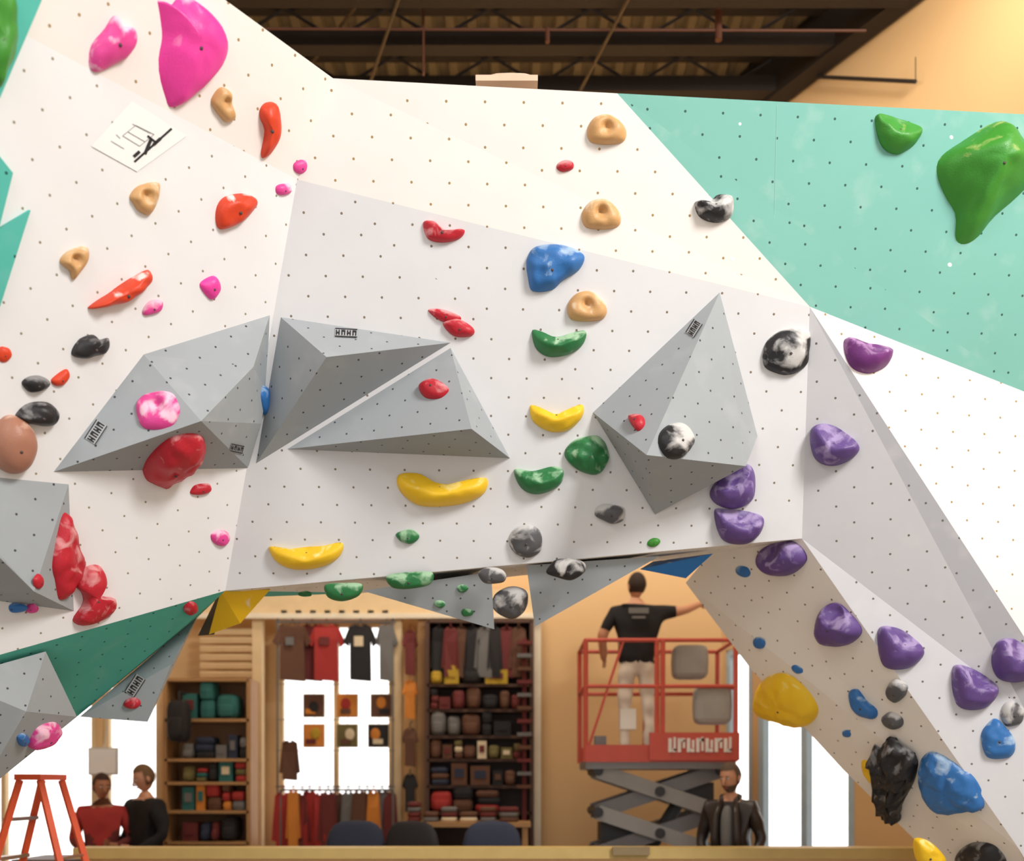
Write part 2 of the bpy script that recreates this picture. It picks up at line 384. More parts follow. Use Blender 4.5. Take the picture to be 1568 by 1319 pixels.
H(RD,E(307,749,34,18,-.2),H_red,.35); H(PK,E(337,823,30,26),H_pink,.3)
H(RD,[(79,860),(92,795),(102,788),(112,830),(124,866),(108,905),(90,919),(83,890)],H_red,.18,rough=.04)
H(RD,[(111,892),(130,868),(152,866),(160,885),(150,902),(150,912),(175,917),(168,942),(130,958),(110,950),(125,925),(124,908)],H_red,.26,rough=.04)
H(RD,E(57,891,14,24),H_red,.3); H(BL,E(20,930,42,15,.1),H_blu,.3,at=(5.0,(0,-1,-.6))); H(PK,E(49,932,20,15),H_pink,.3,at=(5.05,(0,-1,-.6)))
H(RD,E(291,930,24,18,-.2),H_red,.35); H(RD,E(203,1077,28,19),H_red,.35)
H(PK,[(42,1142),(55,1115),(80,1105),(92,1115),(80,1132),(60,1144)],H_pink,.3); H(BL,E(34,1132,18,20),H_blu,.3)
for cx,cy in((928,200),(920,330),(898,471)): H(TN,[(cx-29,cy-3),(cx-16,cy-21),(cx+8,cy-24),(cx+29,cy-5),(cx+28,cy+16),(cx+5,cy+22),(cx-24,cy+18)],H_tan,.32,'ring')
H(RD,E(866,254,28,19,-.1),H_red,.35)
H(RD,[(648,341),(664,339),(682,353),(711,352),(704,366),(678,372),(655,366)],H_red,.32)
H(RD,[(655,475),(678,474),(705,485),(700,495),(675,492)],H_red,.3); H(RD,[(678,495),(700,488),(725,503),(722,515),(695,515)],H_red,.35)
H(BL,[(806,398),(820,378),(858,375),(893,389),(888,412),(862,430),(845,445),(815,446),(808,425)],H_blu,.26,rough=.06)
H(G,[(815,506),(835,515),(858,517),(895,507),(893,527),(872,543),(840,547),(820,533)],H_grn,.4,'jug')
H(YL,[(812,621),(832,632),(858,635),(891,620),(890,642),(868,660),(840,661),(816,645)],H_yel,.36,'jug')
H(YL,[(610,728),(640,726),(660,738),(695,743),(743,732),(742,755),(715,770),(680,776),(640,774),(612,752)],H_yel,.34,'jug',rough=.02)
H(YL,[(412,838),(440,841),(470,838),(500,836),(525,832),(520,853),(495,868),(455,873),(425,862)],H_yel,.34,'jug',rough=.02)
H(G,[(864,697),(878,675),(912,667),(928,682),(931,706),(915,727),(885,720)],H_grn,.3,rough=.1)
H(G,[(787,720),(815,722),(845,715),(862,720),(858,742),(828,757),(800,750)],H_grn,.4,'jug')
H(G,E(625,822,37,21),H_grn,.35); H(G,E(1000,831,21,13,-.2),H_grn2,.35)
H(RD,[(642,594),(658,583),(676,586),(688,598),(674,611),(652,610)],H_red,.35)
H(BW,[(1064,310),(1085,310),(1100,299),(1121,303),(1119,332),(1095,342),(1070,332)],H_bw,.4,'jug')
H(BW,[(1168,540),(1180,515),(1212,502),(1238,508),(1240,535),(1232,562),(1205,575),(1172,564)],H_bw,.26)
H(BW,E(1033,676,50,54),H_bw,.36); H(BW,E(935,786,46,30,.1),H_gy,.38); H(BW,E(805,829,53,50,0,.05),H_gy,.32)
H(RD,[(963,641),(984,638),(988,652),(976,661)],H_red,.35)
H(BW,E(868,872,62,32),H_bw,.3,at=(5.85,(0,-1,-.4))); H(BW,E(754,882,42,26),H_gy,.35,at=(5.86,(0,-1,-.4))); H(BW,E(783,922,56,50),H_gy,.35,at=(6.12,(0,-1,-.4)))
H(G,[(498,896),(525,893),(554,895),(550,912),(525,921),(502,914)],H_grn,.35,at=(5.9,(0,-1,-.4))); H(G,[(592,882),(628,876),(662,877),(658,895),(625,902),(600,899)],H_grn,.35,at=(5.88,(0,-1,-.4)))
for x,y in((708,901),(673,925),(715,938)): H(G,E(x,y,19,12),H_grn,.35,bolt=False)
H(G,E(467,910,22,9),H_grn,.3,at=(6.1,(0,-1,-.4)))
def PP(rot,*pts,m=H_pur,**k): H(PU,list(pts),m,.4,'jug',rough=.03,rot=rot,**k)
PP(-30,(1087,752),(1112,722),(1143,711),(1155,728),(1152,765),(1125,780),(1096,772))
PP(5,(1093,784),(1110,780),(1150,785),(1168,795),(1163,818),(1140,834),(1105,826))
PP(-10,(1162,850),(1180,834),(1216,829),(1237,855),(1212,880),(1175,876))
PP(28,(1241,660),(1262,649),(1290,660),(1316,685),(1300,706),(1270,714),(1246,700))
PP(10,(1292,521),(1325,527),(1362,535),(1358,560),(1328,573),(1300,560),m=H_pur2)
PP(30,(1251,962),(1260,932),(1282,923),(1302,938),(1321,966),(1300,987),(1262,986))
PP(28,(1344,965),(1370,962),(1398,978),(1414,1002),(1390,1024),(1352,1019))
PP(28,(1457,1025),(1478,1021),(1510,1038),(1527,1060),(1505,1086),(1465,1080))
PP(20,(1518,1015),(1525,985),(1548,978),(1575,995),(1590,1030),(1560,1045),(1530,1040))
H(G,[(1341,177),(1372,182),(1408,197),(1402,220),(1375,237),(1352,228),(1342,205)],H_grn2,.34,'jug',rot=12)
H(G,[(1433,264),(1440,240),(1475,215),(1518,189),(1545,188),(1566,215),(1590,260),(1560,300),(1522,333),(1496,365),(1474,376),(1462,366),(1462,330),(1445,300)],H_grn2,.34,'horn',rough=.02,peak=(.04,.16))
for x,y in((1133,190),(1457,210),(1454,406),(835,183),(1122,398)): H('white_bolt_cap',E(x,y,11,11,0,0),M_paper,.12,bolt=False)
H(BL,[(1502,1128),(1512,1108),(1528,1102),(1553,1135),(1547,1159),(1512,1160)],H_blu,.28)
H(BW,E(1375,1057,32,34,.3),H_gy,.35);H(BW,E(1368,1103,34,24,.4),H_gy,.35);H(BW,E(1549,1094,36,38),H_gy,.35)
H(BL,[(1300,1062),(1314,1055),(1328,1072),(1345,1088),(1338,1101),(1312,1092)],H_blu,.3)
for a in((1139,875,25,16,.5),(1163,985,20,16,.8),(1222,1025,20,12,.5),(1297,1123,15,11,.3)): H(BL,E(*a),H_blu,.25,bolt=False)
H(YL,[(1157,1062),(1175,1037),(1205,1032),(1235,1055),(1254,1088),(1235,1111),(1195,1104),(1160,1090)],H_yel,.2,rough=.03)
H(YL,[(1320,1165),(1335,1168),(1345,1195),(1338,1200),(1325,1185)],H_yel,.25,bolt=False)
H(BK,[(1338,1142),(1350,1145),(1362,1128),(1382,1140),(1405,1162),(1400,1198),(1380,1235),(1378,1257),(1355,1250),(1343,1195)],H_bk,.2,rough=.12)
H(BL,[(1408,1172),(1425,1150),(1455,1160),(1495,1195),(1508,1236),(1480,1243),(1440,1245),(1412,1215)],H_blu,.22,rough=.05)
H(YL,[(1400,1285),(1425,1290),(1448,1318),(1420,1330),(1402,1315)],H_yel,.3); H(BK,[(1465,1310),(1490,1290),(1525,1295),(1540,1325),(1480,1335)],H_bk,.3)
H(BL,E(405,612,13,48,-.1),H_blu,.2,bolt=False)
# ---------------------------------------------------------------- room shell
M_tan=plain('wall_tan_paint',(218,180,130),.85,var=.04,scale=1); M_floor=plain('floor_mat_grey',(160,156,150),.8,var=.08,scale=2)
M_deck=plain('roof_deck_tan',(150,138,114),.7,var=.18,scale=3); M_beam=plain('steel_beam_brown',(38,29,24),.7); M_beam2=plain('steel_brace',(96,80,58),.7)
M_frame=plain('window_frame_pale',(176,196,208),.4); M_wood=plain('shelf_wood',(176,132,84),.6); M_creamw=plain('cream_trim',(222,194,150),.7)
def wallholes(name,o,d,L,Hh,holes,mat,th=.15,z0=0):
    o=Vector(o);d=Vector(d).normalized();nn=Vector((-d.y,d.x,0))
    xs=sorted({0,L,*[a for h in holes for a in h[:2]]}); zs=sorted({z0,Hh,*[a for h in holes for a in h[2:]]}); b=MB()
    R=Matrix((( d.x,nn.x,0),(d.y,nn.y,0),(0,0,1)))
    for i in range(len(xs)-1):
        for j in range(len(zs)-1):
            cx=(xs[i]+xs[i+1])/2;cz=(zs[j]+zs[j+1])/2
            if any(h[0]<cx<h[1] and h[2]<cz<h[3] for h in holes): continue
            b.box(o+d*cx+nn*th/2+Vector((0,0,cz)),(xs[i+1]-xs[i],th,zs[j+1]-zs[j]),0,R)
    return b.make(name,[mat])
XL=-7.5
bx=lambda u:(u-CU)/150.0
bz=lambda v:1.6+(HZ-v)/150.0
wallholes('wall_back',(XL,10,0),(1,0,0),2.14-XL+.1,8.5,[(0.4,bx(150)-.02-XL,.5,bz(1030)),(bx(158)-XL,bx(246)-XL,.5,bz(1045)),(bx(425)-XL,bx(603)-XL,1.0,bz(952))],M_tan)
J=Vector((2.14,10,0)); dd=Vector((.54,-.842,0)).normalized()
wallholes('wall_right',J,dd,12,8.5,[(.06,.42,.1,2.95),(.5,1.62,0.02,2.45)],M_tan)
b=MB(); b.box((XL-.08,4,4.25),(.15,14,8.5)); b.make('wall_left',[M_tan])
b=MB(); b.box((0,4.5,-.1),(26,26,.2)); b.make('floor',[M_floor])
b=MB(); x=-8
prof=[(0,0),(.07,0),(.1,.06),(.17,.06),(.2,0)]
while x<11:
    for i in range(4):
        a,c=prof[i],prof[i+1]
        b.poly([(x+a[0],-3,8.5+a[1]),(x+c[0],-3,8.5+c[1]),(x+c[0],10.3,8.5+c[1]),(x+a[0],10.3,8.5+a[1])])
    x+=.2
b.make('ceiling',[M_deck])
def joist(y,zb,zt):
    b=MB(); x0=-7.4; x1=2.14+(10-y)*.641-.15
    b.box(((x0+x1)/2,y,zb+.07),(x1-x0,.13,.14)); b.box(((x0+x1)/2,y,zt-.05),(x1-x0,.12,.1))
    x=x0; k=0
    while x+.45<x1:
        b.tube([(x,y,zb+.1 if k%2 else zt-.08),(x+.45,y,zt-.08 if k%2 else zb+.1)],.014,6); x+=.45;k+=1
    b.make('roof_joist',[M_beam])
for y,zb,zt in((8.02,8.0,8.5),(8.62,8.05,8.5),(9.18,8.05,8.5),(9.7,8.1,8.5),(6.5,8.0,8.5),(4.5,8.0,8.5)): joist(y,zb,zt)
b=MB()
R=Matrix(((dd.x,-dd.y,0),(dd.y,dd.x,0),(0,0,1)))
nrm=Vector((dd.y,-dd.x,0))
if nrm.x>0: nrm=-nrm
b.box(J+dd*4+nrm*.12+Vector((0,0,8.25)),(8,.18,.45),0,R); b.make('roof_edge_beam',[M_beam])
b=MB()
for a,c in(((.95,7.9,7.95),(.45,9.6,7.98)),((-.9,7.9,7.97),(-1.6,9.7,7.97)),((-1.0,7.9,8.2),(-2.4,9.7,8.2))): b.tube([a,c],.014,8)
b.make('roof_brace',[M_beam2])
b=MB(); b.tube([(-.75,8.3,8.5),(-.75,8.3,7.6)],.01,6); b.tube([(-3,8.3,8.0),(3,8.3,7.98)],.01,8); b.tube([(1.75,8.3,8.2),(1.75,8.3,7.9)],.03,8); b.tube([(.3,8.3,8.0),(.3,8.3,7.88)],.02,8); b.make('sprinkler_pipe',[plain('pipe_rust',(96,56,38))])
b=MB()
pa=onplane(1178,114,J+nrm*.06,nrm); pb=onplane(1402,125,J+nrm*.06,nrm); b.tube([pa,pb],.016,8); b.tube([pb+Vector((0,0,.02)),pb+Vector((0,0,.2))],.004,6); b.make('wall_conduit',[M_beam])
b=MB()
c=P(776,140,5.14); b.box(c+Vector((0,0,.0)),(.32,.2,.03),0); b.ell(c+Vector((.02,0,.02)),(.14,.09,.028),0,e=.6); b.make('plywood_offcut',[plain('offcut_beige',(222,190,164))])
def frame(name,x0,x1,z0,z1,nx,nz,y=10.05,w=.05,M=None,o=None,d=None):
    b=MB()
    def bar(xa,xb,za,zb):
        if o is None: b.box(((xa+xb)/2,y,(za+zb)/2),(xb-xa,.08,zb-za),0)
        else: b.box(o+d*((xa+xb)/2)+Vector((0,0,(za+zb)/2))-nrm*.04,(xb-xa,.08,zb-za),0,R)
    for i in range(nx+1):
        x=x0+(x1-x0)*i/nx; bar(x-w/2,x+w/2,z0,z1)
    for i in range(nz+1):
        z=z0+(z1-z0)*i/nz; bar(x0,x1,z-w/2,z+w/2)
    return b.make(name,[M or M_frame])
frame('window_1',-7.05,bx(150)-.05,.55,bz(1030)-.03,3,1,M=M_creamw)
frame('window_2',bx(158)+.03,bx(246)-.03,.55,bz(1045)-.03,1,1,M=M_creamw)
frame('window_3',bx(425)+.03,bx(603)-.03,1.03,bz(952)-.03,2,1,M=M_creamw)
frame('window_4',.09,.39,.13,2.92,1,1,o=J,d=dd)
frame('door_1',.53,1.59,.05,2.42,2,1,o=J,d=dd,w=.07)
b=MB(); ly=7.5; lz=1.6-ly*(1299-HZ)/F
b.box((-.05,ly+.1,lz/2-.02),(6.5,.16,lz-.04),1); b.box((-.05,ly+.1,lz-.04),(6.6,.26,.08),0); b.box(((965-CU)/F*ly,ly-.04,lz-.02),(.28,.06,.06),2)
b.make('half_wall',[plain('ledge_olive',(186,160,98)),M_tan,plain('ledge_dark',(130,112,80))])
b=MB(); yb=9.8; X=lambda u,y=9.8:(u-CU)/F*y; Z=lambda v,y=9.8:1.6+(HZ-v)/F*y
for u0,u1,m in((388,403,0),(604,616,0),(640,652,1),(815,828,2)): b.box(((X(u0)+X(u1))/2,yb,Z(930)/2),(X(u1)-X(u0),.1,Z(930)),m)
b.box(((X(265)+X(828))/2,yb,Z(925)),(X(828)-X(265),.12,.26),0); b.box(((X(300)+X(828))/2,yb-.08,Z(946)),(X(828)-X(300),.06,.05),2)
for i in range(6): b.box(((X(308)+X(388))/2,yb-.02,Z(968+i*13)),(X(388)-X(308),.05,.05),0,Matrix.Rotation(.4,3,'X'))
for i in range(8): b.box((X(437+i*22),yb-.05,Z(940)),(.06,.02,.045),3)
b.make('trim_shopfront',[M_creamw,M_wood,plain('trim_ivory',(236,222,196)),plain('fitting_white',(245,244,238))])
# ---------------------------------------------------------------- shop contents
cols={'teal':(44,104,100),'red':(166,46,42),'black':(34,31,33),'brown':(98,64,46),'maroon':(108,42,40),'navy':(44,50,70),'grey':(112,110,108),'orange':(212,132,52),'cream':(222,204,172),'olive':(108,98,56),'yellow':(184,150,44)}
MM=[plain('cloth_'+k,v,.8) for k,v in cols.items()]; CI={k:i for i,k in enumerate(cols)}
def pick(*n): return CI[random.choice(n)]
def shelf(name,u0,u1,v0,levels,y,mat,depth=.35,back=None):
    b=MB(); x0,x1=X(u0,y),X(u1,y); zt=Z(v0,y)
    for x in(x0,x1): b.box((x,y,zt/2),(.04,depth,zt))
    for v in levels: b.box(((x0+x1)/2,y,Z(v,y)),(x1-x0,depth,.03))
    b.box(((x0+x1)/2,y,zt),(x1-x0,depth,.03)); b.box(((x0+x1)/2,y+depth/2,zt/2),(x1-x0,.02,zt),1)
    return b.make(name,[mat,back or mat])
ys=9.6
shelf('retail_shelf',262,388,1044,[1105,1165,1200,1243,1290],ys,M_wood,back=plain('shelf_back',(146,108,76)))
def packs(name,u0,u1,v,y,w,h,names,gap=1.03):
    b=MB(); x=X(u0,y)
    while True:
        ww=w*random.uniform(.6,1.5); 
        if x+ww>X(u1,y)+.02: break
        m=pick(*names); hh=h*random.uniform(.6,1.15); zb=Z(v,y)+.015; k=random.random(); cx=x+ww/2
        if k<.5:
            b.ell((cx,y-.02,zb+hh/2),(ww/2,.13,hh/2),m,14,8,e=.55); b.ell((cx,y-.13,zb+hh*.32),(ww*.36,.06,hh*.26),m,12,6,e=.6)
        elif k<.75:
            n_=random.choice((2,3)); z=zb
            for i in range(n_):
                t=hh/n_; b.ell((cx+random.uniform(-.01,.01),y-.03,z+t/2),(ww*.47,.13,t*.52),pick(*names),12,6,e=.4); z+=t
        else:
            b.box((cx,y-.04,zb+hh*.45),(ww*.85,.2,hh*.9),m); b.box((cx,y-.145,zb+hh*.5),(ww*.5,.01,hh*.35),pick('cream','grey',*names))
        x+=ww*gap
    b.make(name,MM,smooth=False)
packs('backpack_row',285,386,1105,ys,.18,.36,['teal','red','black','maroon','teal'])
packs('duffel_row',285,386,1165,ys,.14,.24,['navy','black','grey'])
packs('shoe_row',285,386,1200,ys,.11,.2,['teal','red','black','olive'])
packs('shoe_row',285,386,1243,ys,.11,.24,['brown','red','teal','grey','orange'])
packs('shoe_row',285,386,1290,ys,.12,.26,['black','maroon','navy'])
b=MB(); b.ell((X(274,9.3),9.3,Z(1105,9.3)),(.1,.1,.2),0,14,10,e=.5); b.tube([(X(274,9.3),9.3,Z(1085,9.3)),(X(274,9.3),9.3,Z(1060,9.3))],.012,6,0); b.ell((X(274,9.3),9.2,Z(1115,9.3)),(.07,.04,.1),0,e=.6)
b.tube([(X(274,9.3),9.3,Z(1060,9.3)),(X(274,9.3),9.7,Z(1060,9.3))],.012,6,0); b.make('hanging_black_backpack',[MM[CI['black']]],smooth=True)
def shirt(b,u,v,w,h,y,c,long=False):
    cx,cz=X(u,y),Z(v,y); W_=w/F*y; H_=h/F*y; m=CI[c]
    o=[(-.14,.5),(-.06,.46),(.06,.46),(.14,.5),(.32,.44),(.5,.18),(.36,.1),(.3,.22),(.32,-.5),(-.3,-.47),(-.3,.22),(-.36,.1),(-.5,.18),(-.32,.44)]
    if long: o[5]=(.46,-.3);o[6]=(.34,-.32);o[11]=(-.34,-.32);o[12]=(-.46,-.3)
    f=[Vector((cx+a*W_,y-.03+random.uniform(-.015,.015),cz+c_*H_)) for a,c_ in o]; g=[p+Vector((0,.05,0)) for p in f]
    k=len(o); b.poly(f,m);b.poly(g[::-1],m)
    for i in range(k): b.poly([f[i],g[i],g[(i+1)%k],f[(i+1)%k]],m)
    b.tube([(cx-.1*W_,y,cz+.46*H_),(cx,y,cz+.55*H_),(cx+.1*W_,y,cz+.46*H_)],.006,5,m); b.tube([(cx,y,cz+.55*H_),(cx,y,cz+.62*H_)],.006,5,m)
b=MB()
for u,c,w in((448,'brown',60),(478,'maroon',46),(500,'red',58),(552,'black',52),(592,'grey',34)): shirt(b,u,1000,w,88,9.72 if c!='maroon' else 9.78,c)
b.box((X(552),9.68,Z(985)),(.09,.01,.1),CI['cream']); b.box((X(500),9.67,Z(985)),(.1,.01,.08),CI['maroon']); b.box((X(448),9.67,Z(985)),(.08,.01,.08),CI['grey'])
b.make('hanging_shirts',MM)
b=MB(); b.tube([(X(425),9.72,Z(955)),(X(606),9.72,Z(955))],.012,8); b.tube([(X(425),9.72,Z(1205)),(X(606),9.72,Z(1205))],.008,8)
for u in(428,603): b.tube([(X(u),9.72,0),(X(u),9.72,Z(950))],.01,8)
for v in(1049,1103,1150): b.tube([(X(425),9.74,Z(v)),(X(606),9.74,Z(v))],.004,5)
b.make('display_rack',[MM[CI['grey']]])
for i,(u,v) in enumerate(((481,1081),(532,1081),(584,1081),(481,1127),(532,1127),(580,1127))):
    b=MB(); c=(X(u,9.85),9.85,Z(v,9.85)); b.box(c,(.22,.03,.24),0); b.box((c[0],9.83,c[2]),(.2,.02,.22),1)
    b.ell((c[0]+random.uniform(-.03,.03),9.815,c[2]+random.uniform(-.02,.03)),(.05,.012,.06),2,10,6); b.box((c[0]+random.uniform(-.04,.04),9.815,c[2]-.06),(.1,.012,.05),3); b.tube([(c[0],9.85,c[2]+.11),(c[0],9.9,c[2]+.25)],.003,4)
    b.make('framed_picture',[MM[CI['cream']],MM[CI[('brown','orange','brown','orange','olive','black')[i]]],MM[CI[('black','red','orange','yellow','cream','orange')[i]]],MM[CI[('orange','brown','black','maroon','brown','cream')[i]]]])
b=MB(); u=434
while u<600:
    shirt(b,u,1258+random.uniform(-3,3),random.uniform(22,38),92,9.6+random.uniform(-.05,.05),random.choice(['brown','maroon','brown','red','orange','grey','maroon','black']),True); u+=random.uniform(9,17)
b.make('hanging_jackets',MM)
b=MB(); b.tube([(X(430,9.6),9.6,Z(1210,9.6)),(X(602,9.6),9.6,Z(1210,9.6))],.012,8)
for u in(430,602): b.tube([(X(u,9.6),9.6,0),(X(u,9.6),9.6,Z(1210,9.6))],.012,8); b.box((X(u,9.6),9.6,.02),(.05,.5,.04))
b.make('clothes_rack',[MM[CI['grey']]])
b=MB(); shirt(b,444,1165,34,62,9.6,'brown',True); shirt(b,628,1145,26,60,9.65,'brown'); shirt(b,628,1215,24,60,9.65,'black'); shirt(b,628,1000,24,70,9.65,'maroon'); shirt(b,628,1072,24,60,9.65,'orange'); b.tube([(X(628,9.65),9.65,Z(1110)),(X(628,9.65),9.8,Z(1105))],.006,5); b.make('hanging_jackets',MM)
dk=plain('dark_wood',(84,56,40),.6)
shelf('retail_shelf',656,814,955,[1052,1090,1130,1165,1205,1245],9.75,dk,.3,back=plain('shelf_back_dark',(64,46,38)))
b=MB()
for u,c in((672,'black'),(690,'maroon'),(706,'brown'),(724,'black'),(742,'grey'),(758,'black'),(776,'maroon'),(794,'brown')): shirt(b,u,1000,random.uniform(22,36),78,9.6+random.uniform(-.04,.04),c,True)
b.make('hanging_jackets',MM)
for v,w,h,n in((1052,.2,.2,['olive','yellow','black','maroon']),(1090,.12,.2,['maroon','black','brown']),(1130,.14,.22,['brown','grey','black']),(1165,.12,.19,['maroon','olive','cream','brown']),(1205,.15,.22,['black','brown','navy']),(1245,.2,.22,['black','red','brown','navy'])):
    packs('merchandise_row',660,800,v,9.7,w,h,n)
b=MB()
for k in range(12): b.box((X(803,9.45),9.45,Z(985+k*20,9.45)),(.14,.1,.035),k%3)
b.box((X(803,9.45),9.5,Z(1245,9.45)/2+.9),(.04,.03,2.9),0)
b.make('rope_display',[MM[CI['maroon']],MM[CI['grey']],MM[CI['brown']]])
b=MB(); tx0,tx1=X(615,9.0),X(812,9.0); tz=Z(1262,9.0)
b.box(((tx0+tx1)/2,9.0,tz),(tx1-tx0,.5,.04),0)
for x in(tx0+.05,tx1-.05):
    for y in(8.8,9.2): b.box((x,y,tz/2),(.05,.05,tz),0)
b.make('display_table',[M_wood])
b=MB(); x=tx0+.06
while x<tx1-.15:
    w_=random.uniform(.1,.2); z=tz+.02
    for i in range(random.choice((2,3,4))): t=.045; b.ell((x+w_/2,9.0,z+t/2),(w_/2,.12,t*.55),pick('brown','orange','maroon','black','cream','grey'),12,6,e=.4); z+=t
    x+=w_+.02
b.make('folded_clothes',MM,smooth=True)
def chair(u,y,rot,c):
    b=MB()
    b.ell((0,0,.46),(.24,.23,.05),0,e=.6); b.ell((0,.22,.9),(.25,.05,.36),0,e=.6)
    b.tube([(0,.2,.48),(0,.24,.6)],.02,8,1); b.tube([(0,0,.44),(0,0,.1)],.03,8,1)
    for k in range(5):
        a=k*2*math.pi/5; b.tube([(0,0,.1),(.28*math.cos(a),.28*math.sin(a),.04)],.018,6,1); b.ell((.28*math.cos(a),.28*math.sin(a),.03),(.03,.03,.03),1,8,6)
    b.xf(Matrix.Translation((X(u,y),y,0))@Matrix.Scale(1.02,4)@Matrix.Rotation(rot,4,'Z'))
    b.make('office_chair',[MM[CI[c]],M_bolt],smooth=True)
chair(545,8.6,3.3,'navy'); chair(648,8.5,2.8,'black'); chair(752,8.5,3.2,'navy')
b=MB(); b.box((X(180,8.3),8.3,.95),(1.5,.6,.05),0); b.box((X(180,8.3),8.35,.46),(1.2,.5,.92),1)
for u in(135,235,262): b.box((X(u,8.3),8.3,1.0),(.16,.16,.1),2); b.ell((X(u+14,8.3),8.2,1.0),(.08,.06,.05),0)
b.make('service_desk',[dk,M_creamw,M_bolt])
b=MB(); b.box((X(152),9.9,Z(1166)),(.3,.03,.28),0); b.box((X(152),9.88,Z(1166)),(.27,.01,.25),1); b.tube([(X(152),9.9,Z(1145)),(X(152),10.0,Z(1110))],.004,5); b.make('hanging_sign',[plain('sign_frame',(190,190,186)),M_paper])
# ---------------------------------------------------------------- orange step ladder
b=MB(); ly2=6.9; cx=X(63,ly2); zt=Z(1195,ly2)
for sy in(-.2,.2):
    for sx in(-1,1):
        b.tube([(cx+sx*.07,ly2+sy*.8,zt),(cx+sx*.5,ly2+sy*1.3,.02)],.028,4,0)
b.box((cx,ly2,zt+.02),(.18,.4,.04),0)
for k in range(1,6):
    t=k/6; z=zt*(1-t); x=.07+.43*t; w=.32+.2*t
    b.box((cx-x,ly2,z),(.08,w,.025),1)
    if k%2==0: b.tube([(cx+x,ly2-w/2,z),(cx+x,ly2+w/2,z)],.012,6,1)
b.tube([(cx-.3,ly2-.2,zt*.5),(cx+.3,ly2-.2,zt*.5)],.01,6,1)
b.make('step_ladder',[plain('ladder_orange',(214,80,36),.5),plain('ladder_metal',(170,150,140),.3,.8)])
# ---------------------------------------------------------------- scissor lift
ly=8.9; lx0,lx1=X(892,ly),X(1112,ly); lc=(lx0+lx1)/2; zf=Z(1168,ly); y0,y1=ly-.38,ly+.38
M_lr=plain('lift_red',(200,84,70),.5); M_lg=plain('lift_grey',(128,128,132),.5,.1); M_ld=plain('lift_dark',(50,50,54),.5)
b=MB()
b.box((lc,ly,zf-.03),(lx1-lx0,.78,.07),1)
zt=Z(990,ly)
for x in(lx0,(lx0*1.05+lx1*.95)/2,lx1):
    for y in(y0,y1): b.tube([(x,y,zf),(x,y,zt)],.022,8,0)
for z in(zt,zf+(zt-zf)*.62):
    for y in(y0,y1): b.tube([(lx0,y,z),(lx1,y,z)],.018,8,0)
    for x in(lx0,lx1): b.tube([(x,y0,z),(x,y1,z)],.018,8,0)
b.tube([(lx0,y0,zf+.05),(lx0+.33,y0,zt)],.012,6,0); b.tube([(X(1005,ly),y0,zt-.0),(X(1005,ly),y0,zf)],.022,8,0)
for y in(y0-.01,y1): b.box((lc,y,zf+.07),(lx1-lx0,.02,.15),0)
b.box((X(1050,ly),y0-.04,zf+.13),(.78,.03,.24),0)
for i in range(7):
    x=X(1014,ly)+i*.08; b.box((x,y0-.06,zf+.14),(.028,.01,.12),2); b.box((x+.03,y0-.06,zf+.14+(.045 if i%2 else -.045)),(.04,.01,.03),2); b.box((x+.04,y0-.06,zf+.15),(.02,.01,.07 if i%3 else .12),2)
b.ell((X(1080,ly),y0+.08,Z(1085,ly)),(.17,.08,.17),3,14,8,e=.4); b.ell((X(1063,ly),y1-.15,Z(1010,ly)),(.17,.1,.16),3,14,8,e=.4)
b.box((X(955,ly),y0+.1,Z(1105,ly)),(.14,.12,.18),2); b.box((X(915,ly),y0+.12,Z(1140,ly)),(.1,.1,.12),1)
zb=.62; n=3; hh=(zf-.08-zb)/n
for k in range(n):
    za,zc=zb+k*hh,zb+(k+1)*hh
    for y in(ly-.28,ly+.28):
        for s in(1,-1):
            a=Vector((lc-s*.54,y+s*.03,za)); c=Vector((lc+s*.54,y+s*.03,zc)); d=c-a
            b.box((a+c)/2,(d.length,.05,.13),1 if (s>0) else 3,Matrix.Rotation(-math.atan2(d.z,d.x),3,'Y'))
    for x in(-.54,.54,0): b.tube([(lc+x,ly-.36,zc if x else (za+zc)/2),(lc+x,ly+.36,zc if x else (za+zc)/2)],.045,10,4)
    b.box((lc+(-.2 if k%2 else .2),ly,(za+zc)/2),(.6,.4,.16),4)
b.box((lc,ly,.4),(1.25,.7,.36),0); b.box((lc,ly,.6),(1.1,.6,.06),4)
b.tube([(lc-.3,ly-.1,.62),(lc+.3,ly-.1,zf-.2)],.06,10,4)
for x in(-.45,.45):
    for y in(-.33,.33): b.tube([(lc+x,ly+y-.06,.18),(lc+x,ly+y+.06,.18)],.18,18,4)
b.make('scissor_lift',[M_lr,M_lg,plain('lift_white',(235,232,228)),plain('lift_box_grey',(160,160,160)),M_ld])
